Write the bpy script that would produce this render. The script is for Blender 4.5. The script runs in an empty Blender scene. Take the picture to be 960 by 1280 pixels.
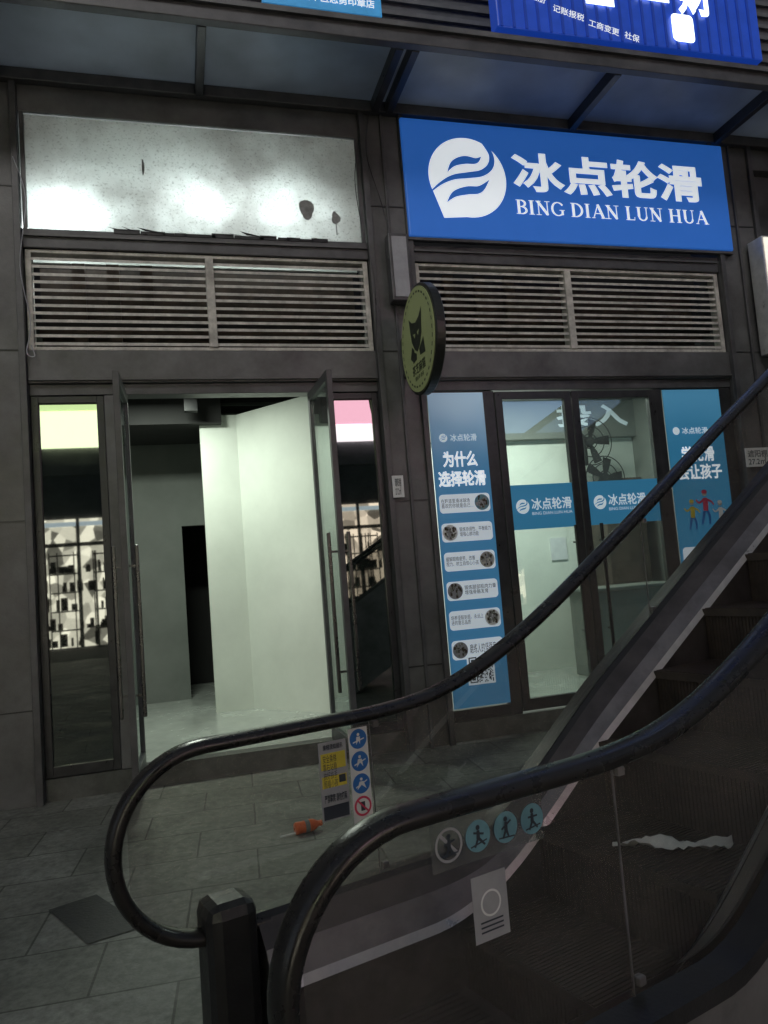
import bpy, bmesh, math, random
import numpy as np
from mathutils import Vector, Matrix
random.seed(7)
S=bpy.context.scene; COL=S.collection
# ---------------------------------------------------------------- materials
def _n(nt,t,x=0,y=0): n=nt.nodes.new(t); n.location=(x,y); return n
def mat(name,col,rough=.5,metal=0,var=.25,vs=6,bump=0,bs=60,emit=None,es=0,spec=.5,dirt=0,dirtcol=(.02,.018,.015),rv=.1):
    m=bpy.data.materials.new(name); m.use_nodes=True; nt=m.node_tree; b=nt.nodes['Principled BSDF']
    tc=_n(nt,'ShaderNodeTexCoord'); L=nt.links
    no=_n(nt,'ShaderNodeTexNoise'); no.inputs['Scale'].default_value=vs; no.inputs['Detail'].default_value=4; no.inputs['Roughness'].default_value=.65
    L.new(tc.outputs['Object'],no.inputs['Vector'])
    r=_n(nt,'ShaderNodeMapRange'); r.inputs['From Min'].default_value=.3; r.inputs['From Max'].default_value=.7
    r.inputs['To Min'].default_value=1-var; r.inputs['To Max'].default_value=1+var; L.new(no.outputs['Fac'],r.inputs['Value'])
    mx=_n(nt,'ShaderNodeVectorMath'); mx.operation='SCALE'; mx.inputs[0].default_value=col; L.new(r.outputs[0],mx.inputs['Scale'])
    out=mx.outputs[0]
    if dirt:
        n2=_n(nt,'ShaderNodeTexNoise'); n2.inputs['Scale'].default_value=vs*.35; n2.inputs['Detail'].default_value=6; n2.inputs['Roughness'].default_value=.7
        L.new(tc.outputs['Object'],n2.inputs['Vector'])
        r2=_n(nt,'ShaderNodeMapRange'); r2.inputs['From Min'].default_value=.45; r2.inputs['From Max'].default_value=.7; r2.inputs['To Max'].default_value=dirt; L.new(n2.outputs['Fac'],r2.inputs['Value'])
        mm=_n(nt,'ShaderNodeMix'); mm.data_type='RGBA'; L.new(r2.outputs[0],mm.inputs['Factor']); L.new(out,mm.inputs['A']); mm.inputs['B'].default_value=(*dirtcol,1); out=mm.outputs['Result']
    L.new(out,b.inputs['Base Color'])
    b.inputs['Metallic'].default_value=metal; b.inputs['Specular IOR Level'].default_value=spec
    rr=_n(nt,'ShaderNodeMapRange'); rr.inputs['From Min'].default_value=.3; rr.inputs['From Max'].default_value=.7; rr.inputs['To Min'].default_value=max(.02,rough-rv); rr.inputs['To Max'].default_value=min(1,rough+rv); L.new(no.outputs['Fac'],rr.inputs['Value']); L.new(rr.outputs[0],b.inputs['Roughness'])
    if bump:
        nb=_n(nt,'ShaderNodeTexNoise'); nb.inputs['Scale'].default_value=bs; nb.inputs['Detail'].default_value=2; L.new(tc.outputs['Object'],nb.inputs['Vector'])
        bp=_n(nt,'ShaderNodeBump'); bp.inputs['Strength'].default_value=bump; bp.inputs['Distance'].default_value=.01; L.new(nb.outputs['Fac'],bp.inputs['Height']); L.new(bp.outputs[0],b.inputs['Normal'])
    if emit:
        b.inputs['Emission Color'].default_value=(*emit,1); b.inputs['Emission Strength'].default_value=es; m.cycles.emission_sampling='NONE'
    return m
def glassmat(name,tint,refl,diff=None,dfac=0,rough=.02,dv=.4):
    m=bpy.data.materials.new(name); m.use_nodes=True; nt=m.node_tree; L=nt.links; nt.nodes.clear()
    o=_n(nt,'ShaderNodeOutputMaterial'); t=_n(nt,'ShaderNodeBsdfTransparent'); t.inputs[0].default_value=(*tint,1)
    g=_n(nt,'ShaderNodeBsdfGlossy'); g.inputs['Roughness'].default_value=rough; g.inputs[0].default_value=(.9,.95,.95,1)
    lw=_n(nt,'ShaderNodeLayerWeight'); lw.inputs[0].default_value=.5
    pw=_n(nt,'ShaderNodeMath'); pw.operation='POWER'; pw.inputs[1].default_value=5; L.new(lw.outputs['Facing'],pw.inputs[0])
    ad=_n(nt,'ShaderNodeMath'); ad.operation='ADD'; ad.use_clamp=True; ad.inputs[1].default_value=refl+.05; L.new(pw.outputs[0],ad.inputs[0])
    base=t.outputs[0]
    if diff:
        d=_n(nt,'ShaderNodeBsdfDiffuse'); d.inputs[0].default_value=(*diff,1)
        tc=_n(nt,'ShaderNodeTexCoord'); no=_n(nt,'ShaderNodeTexNoise'); no.inputs['Scale'].default_value=3; no.inputs['Detail'].default_value=5; L.new(tc.outputs['Object'],no.inputs['Vector'])
        r=_n(nt,'ShaderNodeMapRange'); r.inputs['From Min'].default_value=.3; r.inputs['From Max'].default_value=.7; r.inputs['To Min'].default_value=dfac*(1-dv); r.inputs['To Max'].default_value=min(1,dfac*(1+dv)); L.new(no.outputs['Fac'],r.inputs['Value'])
        mx=_n(nt,'ShaderNodeMixShader'); L.new(r.outputs[0],mx.inputs[0]); L.new(base,mx.inputs[1]); L.new(d.outputs[0],mx.inputs[2]); base=mx.outputs[0]
    m2=_n(nt,'ShaderNodeMixShader'); L.new(ad.outputs[0],m2.inputs[0]); L.new(base,m2.inputs[1]); L.new(g.outputs[0],m2.inputs[2]); L.new(m2.outputs[0],o.inputs[0])
    return m
def frostmat(name,col):
    m=bpy.data.materials.new(name); m.use_nodes=True; nt=m.node_tree; L=nt.links; nt.nodes.clear(); o=_n(nt,'ShaderNodeOutputMaterial')
    tc=_n(nt,'ShaderNodeTexCoord'); no=_n(nt,'ShaderNodeTexNoise'); no.inputs['Scale'].default_value=2.2; no.inputs['Detail'].default_value=6; L.new(tc.outputs['Object'],no.inputs[0])
    r=_n(nt,'ShaderNodeMapRange'); r.inputs['From Min'].default_value=.3; r.inputs['From Max'].default_value=.7; r.inputs['To Min'].default_value=.75; r.inputs['To Max'].default_value=1.15; L.new(no.outputs['Fac'],r.inputs['Value'])
    v=_n(nt,'ShaderNodeVectorMath'); v.operation='SCALE'; v.inputs[0].default_value=col; L.new(r.outputs[0],v.inputs['Scale'])
    d=_n(nt,'ShaderNodeBsdfDiffuse'); t=_n(nt,'ShaderNodeBsdfTranslucent'); L.new(v.outputs[0],d.inputs[0]); L.new(v.outputs[0],t.inputs[0])
    mx=_n(nt,'ShaderNodeMixShader'); mx.inputs[0].default_value=.6; L.new(d.outputs[0],mx.inputs[1]); L.new(t.outputs[0],mx.inputs[2])
    g=_n(nt,'ShaderNodeBsdfGlossy'); g.inputs['Roughness'].default_value=.35; m2=_n(nt,'ShaderNodeMixShader'); m2.inputs[0].default_value=.07; L.new(mx.outputs[0],m2.inputs[1]); L.new(g.outputs[0],m2.inputs[2]); L.new(m2.outputs[0],o.inputs[0]); return m
M={}
M['frame']=mat('charcoal_metal',(.095,.096,.104),.42,.3,.28,5,.08,120,dirt=.4)
M['frame2']=mat('grey_metal_cladding',(.125,.127,.133),.45,.3,.28,3,.08,90,dirt=.55)
M['black']=mat('black_frame',(.035,.036,.04),.35,.2,.3,8)
M['alu']=mat('aluminium_trim',(.62,.62,.62),.35,.4,.15,12)
M['slat']=mat('louvre_slat',(.50,.49,.46),.5,.1,.3,14,dirt=.45,dirtcol=(.12,.11,.10))
M['duct']=mat('dark_louvre_backing',(.065,.05,.04),.8,0,.6,5)
M['white']=mat('white_wall',(.72,.76,.70),.7,0,.06,2,.05,80,dirt=.15,dirtcol=(.4,.42,.38))
M['greywall']=mat('grey_wall',(.20,.215,.20),.8,0,.15,2)
M['dark']=mat('dark_ceiling',(.02,.02,.02),.8,0,.4,4)
M['floor']=mat('shop_floor',(.42,.45,.42),.22,0,.12,3,dirt=.25,dirtcol=(.2,.2,.18))
M['rubber']=mat('rubber_handrail',(.02,.019,.019),.28,0,.25,10,spec=.5)
M['plastic']=mat('black_plastic',(.02,.02,.022),.4,0,.3,10,.1,90)
M['deck']=mat('escalator_deck_metal',(.24,.235,.25),.42,.5,.2,8,.03,60,dirt=.5,dirtcol=(.07,.06,.06))
M['skirt']=mat('escalator_skirt_metal',(.10,.09,.092),.45,.4,.3,6,dirt=.5)
M['step']=mat('escalator_step',(.06,.046,.037),.6,.1,.4,12,.15,80,dirt=.5)
M['plinth']=mat('stone_step',(.10,.105,.10),.45,0,.3,8,.2,70,dirt=.5)
M['blue']=mat('sign_blue',(.03,.15,.60),.4,0,.06,2,emit=(.022,.13,.50),es=.42)
M['txt']=mat('white_lettering',(.8,.82,.84),.4,0,.03,2,emit=(.8,.88,.95),es=.62)
M['txtp']=mat('poster_lettering',(.7,.75,.78),.4,0,.03,2,emit=(.6,.75,.85),es=.4)  # print given a slight glow of its own to look brighter
M['pill']=mat('poster_white_box',(.7,.75,.8),.4,0,.05,2,emit=(.55,.65,.75),es=.4)  # slight emission added to brighten the printed boxes
M['ink']=mat('dark_ink',(.03,.04,.06),.5,0,.1,5)
M['blueink']=mat('blue_ink',(.03,.16,.5),.4,0,.1,5)
M['cyanink']=mat('pale_blue_ink',(.14,.30,.38),.4,0,.25,9)
M['red']=mat('red_ink',(.6,.05,.12),.4,0,.1,5)
M['label']=mat('white_label',(.7,.72,.74),.45,0,.1,12)
M['labelg']=mat('grey_label',(.33,.34,.38),.45,0,.12,12)
M['yellow']=mat('yellow_ink',(.6,.5,.06),.45,0,.1,12)
M['rim']=mat('round_sign_rim',(.02,.022,.02),.4,.2,.2,8)
M['green']=mat('round_sign_face',(.18,.21,.10),.55,0,.15,9,emit=(.12,.14,.06),es=.35)
M['dgreen']=mat('round_sign_print',(.02,.03,.018),.6,0,.2,9)
M['orange']=mat('orange_drink',(.75,.14,.03),.3,0,.2,20)
M['cloth']=mat('white_paper',(.75,.75,.72),.8,0,.2,12,.2,40)
M['handle']=mat('door_handle_steel',(.10,.10,.10),.3,.8,.2,9)
M['asph']=mat('asphalt',(.05,.05,.05),.8,0,.3,3,.3,60)
M['tint']=glassmat('darkened_sidelight_glass',(.06,.08,.07),.12,(.02,.03,.025),.5)  # dark behind the sidelights is put into the glass colour
M['door']=glassmat('shop_door_glass',(.82,.87,.84),.03,(.4,.45,.42),.06)
M['egl']=glassmat('escalator_glass',(.78,.78,.76),.03,(.34,.31,.29),.11,dv=.6)
M['cgl']=frostmat('frosted_canopy_glass',(.50,.55,.60))
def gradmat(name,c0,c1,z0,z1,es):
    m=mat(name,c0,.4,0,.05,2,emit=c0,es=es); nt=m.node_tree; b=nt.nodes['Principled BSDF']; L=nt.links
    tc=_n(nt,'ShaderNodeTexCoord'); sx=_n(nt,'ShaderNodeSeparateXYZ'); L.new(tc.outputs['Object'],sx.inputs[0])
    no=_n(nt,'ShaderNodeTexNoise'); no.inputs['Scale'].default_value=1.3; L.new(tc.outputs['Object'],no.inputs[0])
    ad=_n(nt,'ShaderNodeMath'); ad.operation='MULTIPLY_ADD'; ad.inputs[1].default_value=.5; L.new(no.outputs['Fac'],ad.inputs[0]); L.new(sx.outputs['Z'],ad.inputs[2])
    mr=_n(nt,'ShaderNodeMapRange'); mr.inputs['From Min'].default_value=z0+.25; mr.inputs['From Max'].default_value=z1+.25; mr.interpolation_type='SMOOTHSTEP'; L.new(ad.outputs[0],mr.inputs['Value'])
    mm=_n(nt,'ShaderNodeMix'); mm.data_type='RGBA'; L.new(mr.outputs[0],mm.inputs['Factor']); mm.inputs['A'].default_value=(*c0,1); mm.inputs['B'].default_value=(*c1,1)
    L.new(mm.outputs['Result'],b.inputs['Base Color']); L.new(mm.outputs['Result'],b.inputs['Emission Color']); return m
M['poster']=gradmat('poster_blue',(.06,.24,.46),(.40,.58,.76),2.2,2.75,.28)  # printed gradient, with emission added so the sheet looks brighter
M['poster2']=gradmat('poster_blue_plain',(.05,.28,.52),(.10,.38,.65),2.2,2.8,.2)  # emission added to brighten the print here too
def pavemat():
    m=mat('pavement_tiles',(.25,.255,.225),.62,0,.3,2.2,.2,70,dirt=.8,dirtcol=(.075,.073,.062),rv=.15,spec=.35); nt=m.node_tree; b=nt.nodes['Principled BSDF']; L=nt.links
    src=b.inputs['Base Color'].links[0].from_socket
    tc=_n(nt,'ShaderNodeTexCoord'); mp=_n(nt,'ShaderNodeMapping'); mp.inputs['Rotation'].default_value=(0,0,math.radians(4)); L.new(tc.outputs['Object'],mp.inputs[0])
    br=_n(nt,'ShaderNodeTexBrick'); br.offset=.5; br.inputs['Scale'].default_value=1; br.inputs['Brick Width'].default_value=.6; br.inputs['Row Height'].default_value=.4; br.inputs['Mortar Size'].default_value=.005
    br.inputs['Color1'].default_value=(1,1,1,1); br.inputs['Color2'].default_value=(.78,.79,.76,1); br.inputs['Mortar'].default_value=(.4,.4,.38,1); L.new(mp.outputs[0],br.inputs['Vector'])
    mm=_n(nt,'ShaderNodeMix'); mm.data_type='RGBA'; mm.blend_type='MULTIPLY'; mm.inputs['Factor'].default_value=1; L.new(src,mm.inputs['A']); L.new(br.outputs['Color'],mm.inputs['B'])
    n3=_n(nt,'ShaderNodeTexNoise'); n3.inputs['Scale'].default_value=22; n3.inputs['Detail'].default_value=6; n3.inputs['Roughness'].default_value=.75; L.new(tc.outputs['Object'],n3.inputs[0])
    m3=_n(nt,'ShaderNodeMapRange'); m3.inputs['From Min'].default_value=.3; m3.inputs['From Max'].default_value=.7; m3.inputs['To Min'].default_value=.6; m3.inputs['To Max'].default_value=1.35; L.new(n3.outputs['Fac'],m3.inputs['Value'])
    v3=_n(nt,'ShaderNodeVectorMath'); v3.operation='SCALE'; L.new(mm.outputs['Result'],v3.inputs[0]); L.new(m3.outputs[0],v3.inputs['Scale']); L.new(v3.outputs[0],b.inputs['Base Color'])
    return m
M['pave']=pavemat()
def panelmat():
    m=bpy.data.materials.new('blank_lightbox_sheet'); m.use_nodes=True; nt=m.node_tree; L=nt.links; nt.nodes.clear(); o=_n(nt,'ShaderNodeOutputMaterial')
    tc=_n(nt,'ShaderNodeTexCoord'); no=_n(nt,'ShaderNodeTexNoise'); no.inputs['Scale'].default_value=1.6; no.inputs['Detail'].default_value=8; no.inputs['Roughness'].default_value=.62; L.new(tc.outputs['Object'],no.inputs[0])
    cr=_n(nt,'ShaderNodeValToRGB'); cr.color_ramp.elements[0].position=.34; cr.color_ramp.elements[0].color=(.48,.49,.48,1); cr.color_ramp.elements[1].position=.60; cr.color_ramp.elements[1].color=(.74,.77,.76,1); L.new(no.outputs['Fac'],cr.inputs[0])
    sp=_n(nt,'ShaderNodeTexNoise'); sp.inputs['Scale'].default_value=60; sp.inputs['Detail'].default_value=3; L.new(tc.outputs['Object'],sp.inputs[0])
    rs=_n(nt,'ShaderNodeMapRange'); rs.inputs['From Min'].default_value=.28; rs.inputs['From Max'].default_value=.45; rs.inputs['To Min'].default_value=.7; L.new(sp.outputs['Fac'],rs.inputs['Value'])
    mm=_n(nt,'ShaderNodeVectorMath'); mm.operation='SCALE'; L.new(cr.outputs[0],mm.inputs[0]); L.new(rs.outputs[0],mm.inputs['Scale'])
    d=_n(nt,'ShaderNodeBsdfDiffuse'); t=_n(nt,'ShaderNodeBsdfTranslucent'); L.new(mm.outputs[0],d.inputs[0]); L.new(mm.outputs[0],t.inputs[0])
    mx=_n(nt,'ShaderNodeMixShader'); mx.inputs[0].default_value=.45; L.new(d.outputs[0],mx.inputs[1]); L.new(t.outputs[0],mx.inputs[2]); L.new(mx.outputs[0],o.inputs[0]); return m
M['panel']=panelmat()
# ---------------------------------------------------------------- helpers
def empty(name,loc=(0,0,0),rz=0,parent=None):
    e=bpy.data.objects.new(name,None); e.location=loc; e.rotation_euler=(0,0,rz); COL.objects.link(e); e.parent=parent; e.empty_display_size=.1; return e
def mobj(name,verts,faces,m,parent=None,smooth=False):
    me=bpy.data.meshes.new(name); me.from_pydata(verts,[],faces); me.update(); o=bpy.data.objects.new(name,me); COL.objects.link(o); o.parent=parent
    if m: me.materials.append(m if not isinstance(m,str) else M[m])
    if smooth:
        for p in me.polygons: p.use_smooth=True
    return o
BF=[(0,1,3,2),(4,6,7,5),(0,4,5,1),(2,3,7,6),(0,2,6,4),(1,5,7,3)]
def boxes(name,bl,m,parent=None,bev=0):
    V=[];F=[]
    for x0,x1,y0,y1,z0,z1 in bl:
        k=len(V); V+=[(x,y,z) for x in (x0,x1) for y in (y0,y1) for z in (z0,z1)]; F+=[tuple(k+i for i in f) for f in BF]
    o=mobj(name,V,F,m,parent)
    bm=bmesh.new(); bm.from_mesh(o.data); bmesh.ops.recalc_face_normals(bm,faces=bm.faces); bm.to_mesh(o.data); bm.free()
    if bev: b=o.modifiers.new('b','BEVEL'); b.width=bev; b.segments=2
    return o
def text(name,body,m,parent,x0,x1,z0,z1,y,bold=0,rot=None,origin=None):
    c=bpy.data.curves.new(name,'FONT'); c.body=body; c.bevel_depth=bold; c.bevel_resolution=1; c.resolution_u=4; c.materials.append(M[m])
    o=bpy.data.objects.new(name,c); COL.objects.link(o); bpy.context.view_layer.update()
    bb=[Vector(v) for v in o.bound_box]; ax=min(v.x for v in bb);bx=max(v.x for v in bb);ay=min(v.y for v in bb);by=max(v.y for v in bb)
    sx=(x1-x0)/max(bx-ax,1e-4); sz=(z1-z0)/max(by-ay,1e-4)
    o.parent=parent
    if rot is None:
        o.rotation_euler=(math.pi/2,0,0); o.scale=(sx,sz,.03); o.location=(x0-ax*sx,y,z0-ay*sz)
    else:
        o.rotation_euler=(math.pi/2,0,rot); o.scale=(sx,sz,.03); u=Vector((math.cos(rot),math.sin(rot),0)); p=Vector(origin)+u*(x0-ax*sx); o.location=(p.x,p.y,z0-ay*sz)
    return o
def disc(name,cx,cz,r,y,m,parent,n=40,r0=0,rz=1):
    V=[];F=[]
    if r0:
        for i in range(n):
            a=2*math.pi*i/n; V+=[(cx+r*math.cos(a),y,cz+r*rz*math.sin(a)),(cx+r0*math.cos(a),y,cz+r0*rz*math.sin(a))]
        for i in range(n): j=(i+1)%n; F.append((2*i,2*i+1,2*j+1,2*j))
    else:
        V=[(cx+r*math.cos(2*math.pi*i/n),y,cz+r*rz*math.sin(2*math.pi*i/n)) for i in range(n)]; F=[tuple(range(n))]
    return mobj(name,V,F,m,parent)
def poly(name,pts,y,m,parent): return mobj(name,[(x,y,z) for x,z in pts],[tuple(range(len(pts)))],m,parent)
def rrect(name,x0,x1,z0,z1,r,y,m,parent):
    P=[]
    for cx,cz,a0 in ((x1-r,z1-r,0),(x0+r,z1-r,90),(x0+r,z0+r,180),(x1-r,z0+r,270)):
        for k in range(7): a=math.radians(a0+15*k); P.append((cx+r*math.cos(a),cz+r*math.sin(a)))
    return poly(name,P,y,m,parent)
def ribbon(name,A,B,m,parent,smooth=True):
    n=len(A); return mobj(name,list(A)+list(B),[(i,i+1,n+i+1,n+i) for i in range(n-1)],m,parent,smooth)
def cr(pts,k=8):
    out=[]; n=len(pts)
    for i in range(n-1):
        p0=pts[max(0,i-1)];p1=pts[i];p2=pts[i+1];p3=pts[min(n-1,i+2)]
        for j in range(k):
            t=j/k; out.append(tuple(.5*((2*p1[d])+(-p0[d]+p2[d])*t+(2*p0[d]-5*p1[d]+4*p2[d]-p3[d])*t*t+(-p0[d]+3*p1[d]-3*p2[d]+p3[d])*t**3) for d in range(len(p1))))
    out.append(tuple(pts[-1])); return out
def stroke(name,pts,y,m,parent,k=8):
    c=cr(pts,k) if len(pts)>2 and k>1 else pts; up=[];dn=[]
    for i,(x,z,w) in enumerate(c):
        a=c[max(0,i-1)];b=c[min(len(c)-1,i+1)];tx,tz=b[0]-a[0],b[1]-a[1];l=math.hypot(tx,tz) or 1; nx,nz=-tz/l,tx/l
        up.append((x+nx*w,y,z+nz*w)); dn.append((x-nx*w,y,z-nz*w))
    return ribbon(name,up,dn,m,parent,False)
def swoosh(name,cx,cz,r,y,parent,m):
    for k,pts in enumerate(([(-.52,.10,.0),(-.34,.33,.07),(-.05,.44,.10),(.24,.44,.07),(.40,.56,.0)],
                            [(-1.05,-.48,.01),(-.72,-.20,.035),(-.38,-.02,.06),(.02,.06,.075),(.38,.14,.08),(.62,.34,.08),(.66,.62,.06),(.48,.92,.045)],
                            [(-.60,-.66,.0),(-.38,-.44,.07),(-.05,-.33,.10),(.28,-.28,.085),(.56,-.02,.0)])):
        stroke(name+'_%d'%k,[(cx+a*r,cz+b*r,w*r) for a,b,w in pts],y-.0006*k,m,parent)
def cable(name,pts,rad,m,parent=None):
    c=bpy.data.curves.new(name,'CURVE'); c.dimensions='3D'; c.bevel_depth=rad; c.bevel_resolution=1; s=c.splines.new('POLY'); q=cr(pts,6); s.points.add(len(q)-1)
    for i,p in enumerate(q): s.points[i].co=(*p,1)
    c.materials.append(M[m]); o=bpy.data.objects.new(name,c); COL.objects.link(o); o.parent=parent; return o
def serif(name,body,x0,x1,z0,z1,y,m,parent):
    K=.085;T=.03; V=[];F=[]
    def arc(cx,cz,rx,rz,a0,a1,wmax,wmin):
        P=[]
        for i in range(15):
            a=math.radians(a0+(a1-a0)*i/14); P.append((cx+rx*math.cos(a),cz+rz*math.sin(a),wmin+(wmax-wmin)*abs(math.cos(a))))
        return P
    def ser(x,z,w=.17): return [(x-w,z,.022),(x+w,z,.022)]
    def stem(x,w=K,s=(0,1)): return [[(x,0,w),(x,1,w)]]+[ser(x,.022 if q==0 else .978) for q in s]
    G={'I':(.44,stem(.22)),'B':(.74,stem(.2)+[arc(.34,.75,.26,.225,-90,90,.07,.03),arc(.36,.27,.30,.245,-90,90,.07,.03),[(.2,.975,.025),(.34,.975,.025)],[(.2,.025,.025),(.36,.025,.025)],[(.2,.52,.025),(.36,.52,.025)]]),
     'N':(.92,stem(.18,T)+stem(.74,T,(1,))+[[(.14,.98,K),(.74,.03,K)]]),'G':(.86,[arc(.46,.5,.37,.47,35,325,.07,.03),[(.74,.08,K*.8),(.74,.42,K*.8)],ser(.72,.42)]),
     'D':(.86,stem(.2)+[arc(.30,.5,.46,.475,-90,90,.075,.028),[(.2,.975,.025),(.3,.975,.025)],[(.2,.025,.025),(.3,.025,.025)]]),
     'A':(.90,[[(.12,.0,T),(.46,1,T)],[(.44,1,K),(.78,0,K)],[(.24,.34,T),(.68,.34,T)],ser(.12,.022,.12),ser(.78,.022)]),
     'L':(.70,stem(.2)+[[(.2,.03,T),(.62,.03,T)],[(.62,.0,.02),(.64,.24,.02)]]),'U':(.90,[[(.2,.3,K),(.2,1,K)],[(.72,.3,T),(.72,1,T)],ser(.2,.978),ser(.72,.978,.13),arc(.46,.32,.26,.29,180,360,.06,.04)]),
     'H':(.94,stem(.2)+stem(.74)+[[(.2,.52,T),(.74,.52,T)]])}
    tot=0; lay=[]
    for ch in body:
        if ch==' ': tot+=.36; continue
        lay.append((tot,ch)); tot+=G[ch][0]+.04
    sx=(x1-x0)/tot; sz=z1-z0; kk=0
    for ox,ch in lay:
        for st in G[ch][1]:
            up=[];dn=[]; kk+=1; yy=y-.00012*(kk%9)
            for i,(x,z,w) in enumerate(st):
                a=st[max(0,i-1)];b=st[min(len(st)-1,i+1)];tx,tz=b[0]-a[0],b[1]-a[1];l=math.hypot(tx,tz) or 1;nx,nz=-tz/l,tx/l
                up.append((x0+(ox+x+nx*w)*sx,yy,z0+(z+nz*w)*sz)); dn.append((x0+(ox+x-nx*w)*sx,yy,z0+(z-nz*w)*sz))
            k=len(V); n=len(up); V+=up+dn; F+=[(k+i,k+i+1,k+n+i+1,k+n+i) for i in range(n-1)]
    return mobj(name,V,F,m,parent)
# ---------------------------------------------------------------- ground
mobj('ground',[(-120,-120,0),(120,-120,0),(120,120,0),(-120,120,0)],[(0,1,2,3)],'asph')
mobj('pavement',[(-14,-12,.004),(14,-12,.004),(14,.3,.004),(-14,.3,.004)],[(0,1,2,3)],'pave')
mobj('manhole_cover',[(-1.05,-1.92,.008),(-.84,-2.34,.008),(-.63,-2.28,.008),(-.86,-1.84,.008)],[(0,1,2,3)],mat('manhole_dark',(.05,.051,.05),.6,.1,.3,30,.3,60))
# ---------------------------------------------------------------- building
B=empty('shop_building')
boxes('rear_wall',[(-14,14,4.3,4.5,0,9)],'dark',B)
boxes('upper_wall',[(-14,14,0,.25,5.12,9)],'frame',B)
boxes('upper_wall_ribs',[(-14,14,-.03,-.003,5.3+i*.12,5.34+i*.12) for i in range(24)],'frame2',B)
boxes('plinth',[(-14,14,-.02,.12,.0,.15)],'plinth',B)
def pilaster(n,x0,x1,top=5.1):
    w=x1-x0
    boxes(n,[(x0,x1,-.06,.3,0,top)],'frame2',B,.006)
    boxes(n+'_flange',[(x0+.0,x0+.045,-.095,-.062,.0,top),(x1-.045,x1,-.095,-.062,0,top),(x0+w*.5-.012,x0+w*.5+.012,-.085,-.062,0,top)],'frame',B,.003)
    boxes(n+'_joints',[(x0+.05,x1-.05,-.066,-.0605,z,z+.01) for z in (.62,1.9,3.1,4.3)],'black',B)
pilaster('pilaster_west',-2.0,-1.37); pilaster('pilaster_middle',1.17,1.545); pilaster('pilaster_east',4.50,4.98)
boxes('west_wall',[(-14,-2.0,.0,.3,0,5.1)],'frame',B)
boxes('west_wall_bands',[(-14,-2.0,-.03,-.002,z,z+.22) for z in (0,2.85,3.86,4.9)],'frame2',B)
for x0,x1,t in ((-1.37,1.17,'w'),(1.545,4.50,'e'),(4.98,14,'f')):
    boxes('transom_beam_'+t,[(x0,x1,-.05,.15,2.87,3.11)],'frame2',B,.006)
    boxes('door_head_'+t,[(x0,x1,-.02,.12,2.79,2.868)],'frame',B,.004)
    boxes('head_trim_'+t,[(x0+.01,x1-.01,-.075,-.052,2.885,2.905)],'frame2',B)
    boxes('upper_beam_'+t,[(x0,x1,-.05,.15,3.86,4.0)],'frame',B,.006)
    boxes('beam_trim_'+t,[(x0+.01,x1-.01,-.07,-.052,3.94,3.955)],'frame2',B)
    boxes('top_beam_'+t,[(x0,x1,-.05,.15,4.88,5.11)],'frame2',B,.006)
    a,b=(x0+.05,x1-.05)
    mid={'w':-.08,'e':2.94,'f':8}[t]
    boxes('louvre_frame_'+t,[(a-.04,a,-.03,.06,3.115,3.855),(b,b+.04,-.03,.06,3.115,3.855),(a,b,-.03,.06,3.83,3.855),(a,b,-.03,.06,3.115,3.14),(mid-.03,mid+.03,-.045,.06,3.14,3.83)],'slat',B,.003)
    V=[];F=[]
    for i in range(12):
        z=3.155+i*.0565+random.uniform(-.003,.003); zz=z+random.uniform(-.003,.003); k=len(V)
        V+=[(a,-.02,z),(a,-.018,z+.022),(a,.035,z+.032),(b,-.02,zz),(b,-.018,zz+.022),(b,.035,zz+.032)]
        F+=[(k,k+1,k+4,k+3),(k+1,k+2,k+5,k+4),(k,k+3,k+5,k+2)]
    mobj('louvre_slats_'+t,V,F,'slat',B)
    boxes('louvre_backing_'+t,[(a,b,.32,.35,3.1,3.86)],'duct',B)
    boxes('louvre_pipes_'+t,[(a+.3*(k+1)*(b-a)/3,a+.3*(k+1)*(b-a)/3+.09,.18,.24,3.12,3.85) for k in range(3)]+[(a,b,.2,.26,3.3,3.36)],'duct',B)
boxes('fill_f',[(4.98,14,.05,.1,0.15,2.79),(4.98,14,.05,.1,4.0,4.88)],'frame',B)
boxes('fill_f_posts',[(4.98+i*.9,5.04+i*.9,-.02,.049,.15,2.79) for i in range(1,9)],'black',B)
cable('hanging_cable',[(-1.40,-.10,4.5),(-1.33,-.09,4.2),(-1.38,-.10,3.7),(-1.33,-.08,3.3),(-1.36,-.1,3.08),(-1.31,-.1,3.05),(-1.33,-.09,3.13)],.004,'labelg',B)
cable('hanging_cable_b',[(1.25,-.10,5.05),(1.2,-.13,4.7),(1.30,-.11,4.3),(1.33,-.14,4.03)],.005,'black',B)
cable('hanging_cable_c',[(1.16,-.07,4.85),(1.10,-.08,4.5),(1.13,-.08,4.1),(1.19,-.10,3.7),(1.17,-.1,3.2)],.003,'black',B)
boxes('blank_sign_panel',[(-1.33,1.13,-.03,-.022,4.01,4.87)],'panel',B)
boxes('lightbox_rear',[(-1.36,1.16,.30,.33,3.9,5.0)],'white',B)
boxes('lightbox_trim',[(-1.36,-1.331,-.05,.0,4.0,4.88),(1.131,1.16,-.05,.0,4.0,4.88)],'frame',B)
rg=[]
x=-.75
while x<.85:
    w=random.uniform(.06,.25); rg.append((x,x+w,-.056,-.051,3.985,4.0+random.uniform(.005,.02))); x+=w*random.uniform(.7,1.1)
boxes('torn_sign_edge',rg,'black',B)
V=[];F=[]
for i in range(16):
    x=-.75+i*.10+random.uniform(-.04,.04); l=random.uniform(.04,.14); h=random.uniform(-.01,.02); k=len(V); V+=[(x,-.058,4.012),(x+l,-.06,4.004),(x-.06,-.07,4.018+h)]; F.append((k,k+1,k+2))
mobj('torn_film_shreds',V,F,'black',B)
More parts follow.
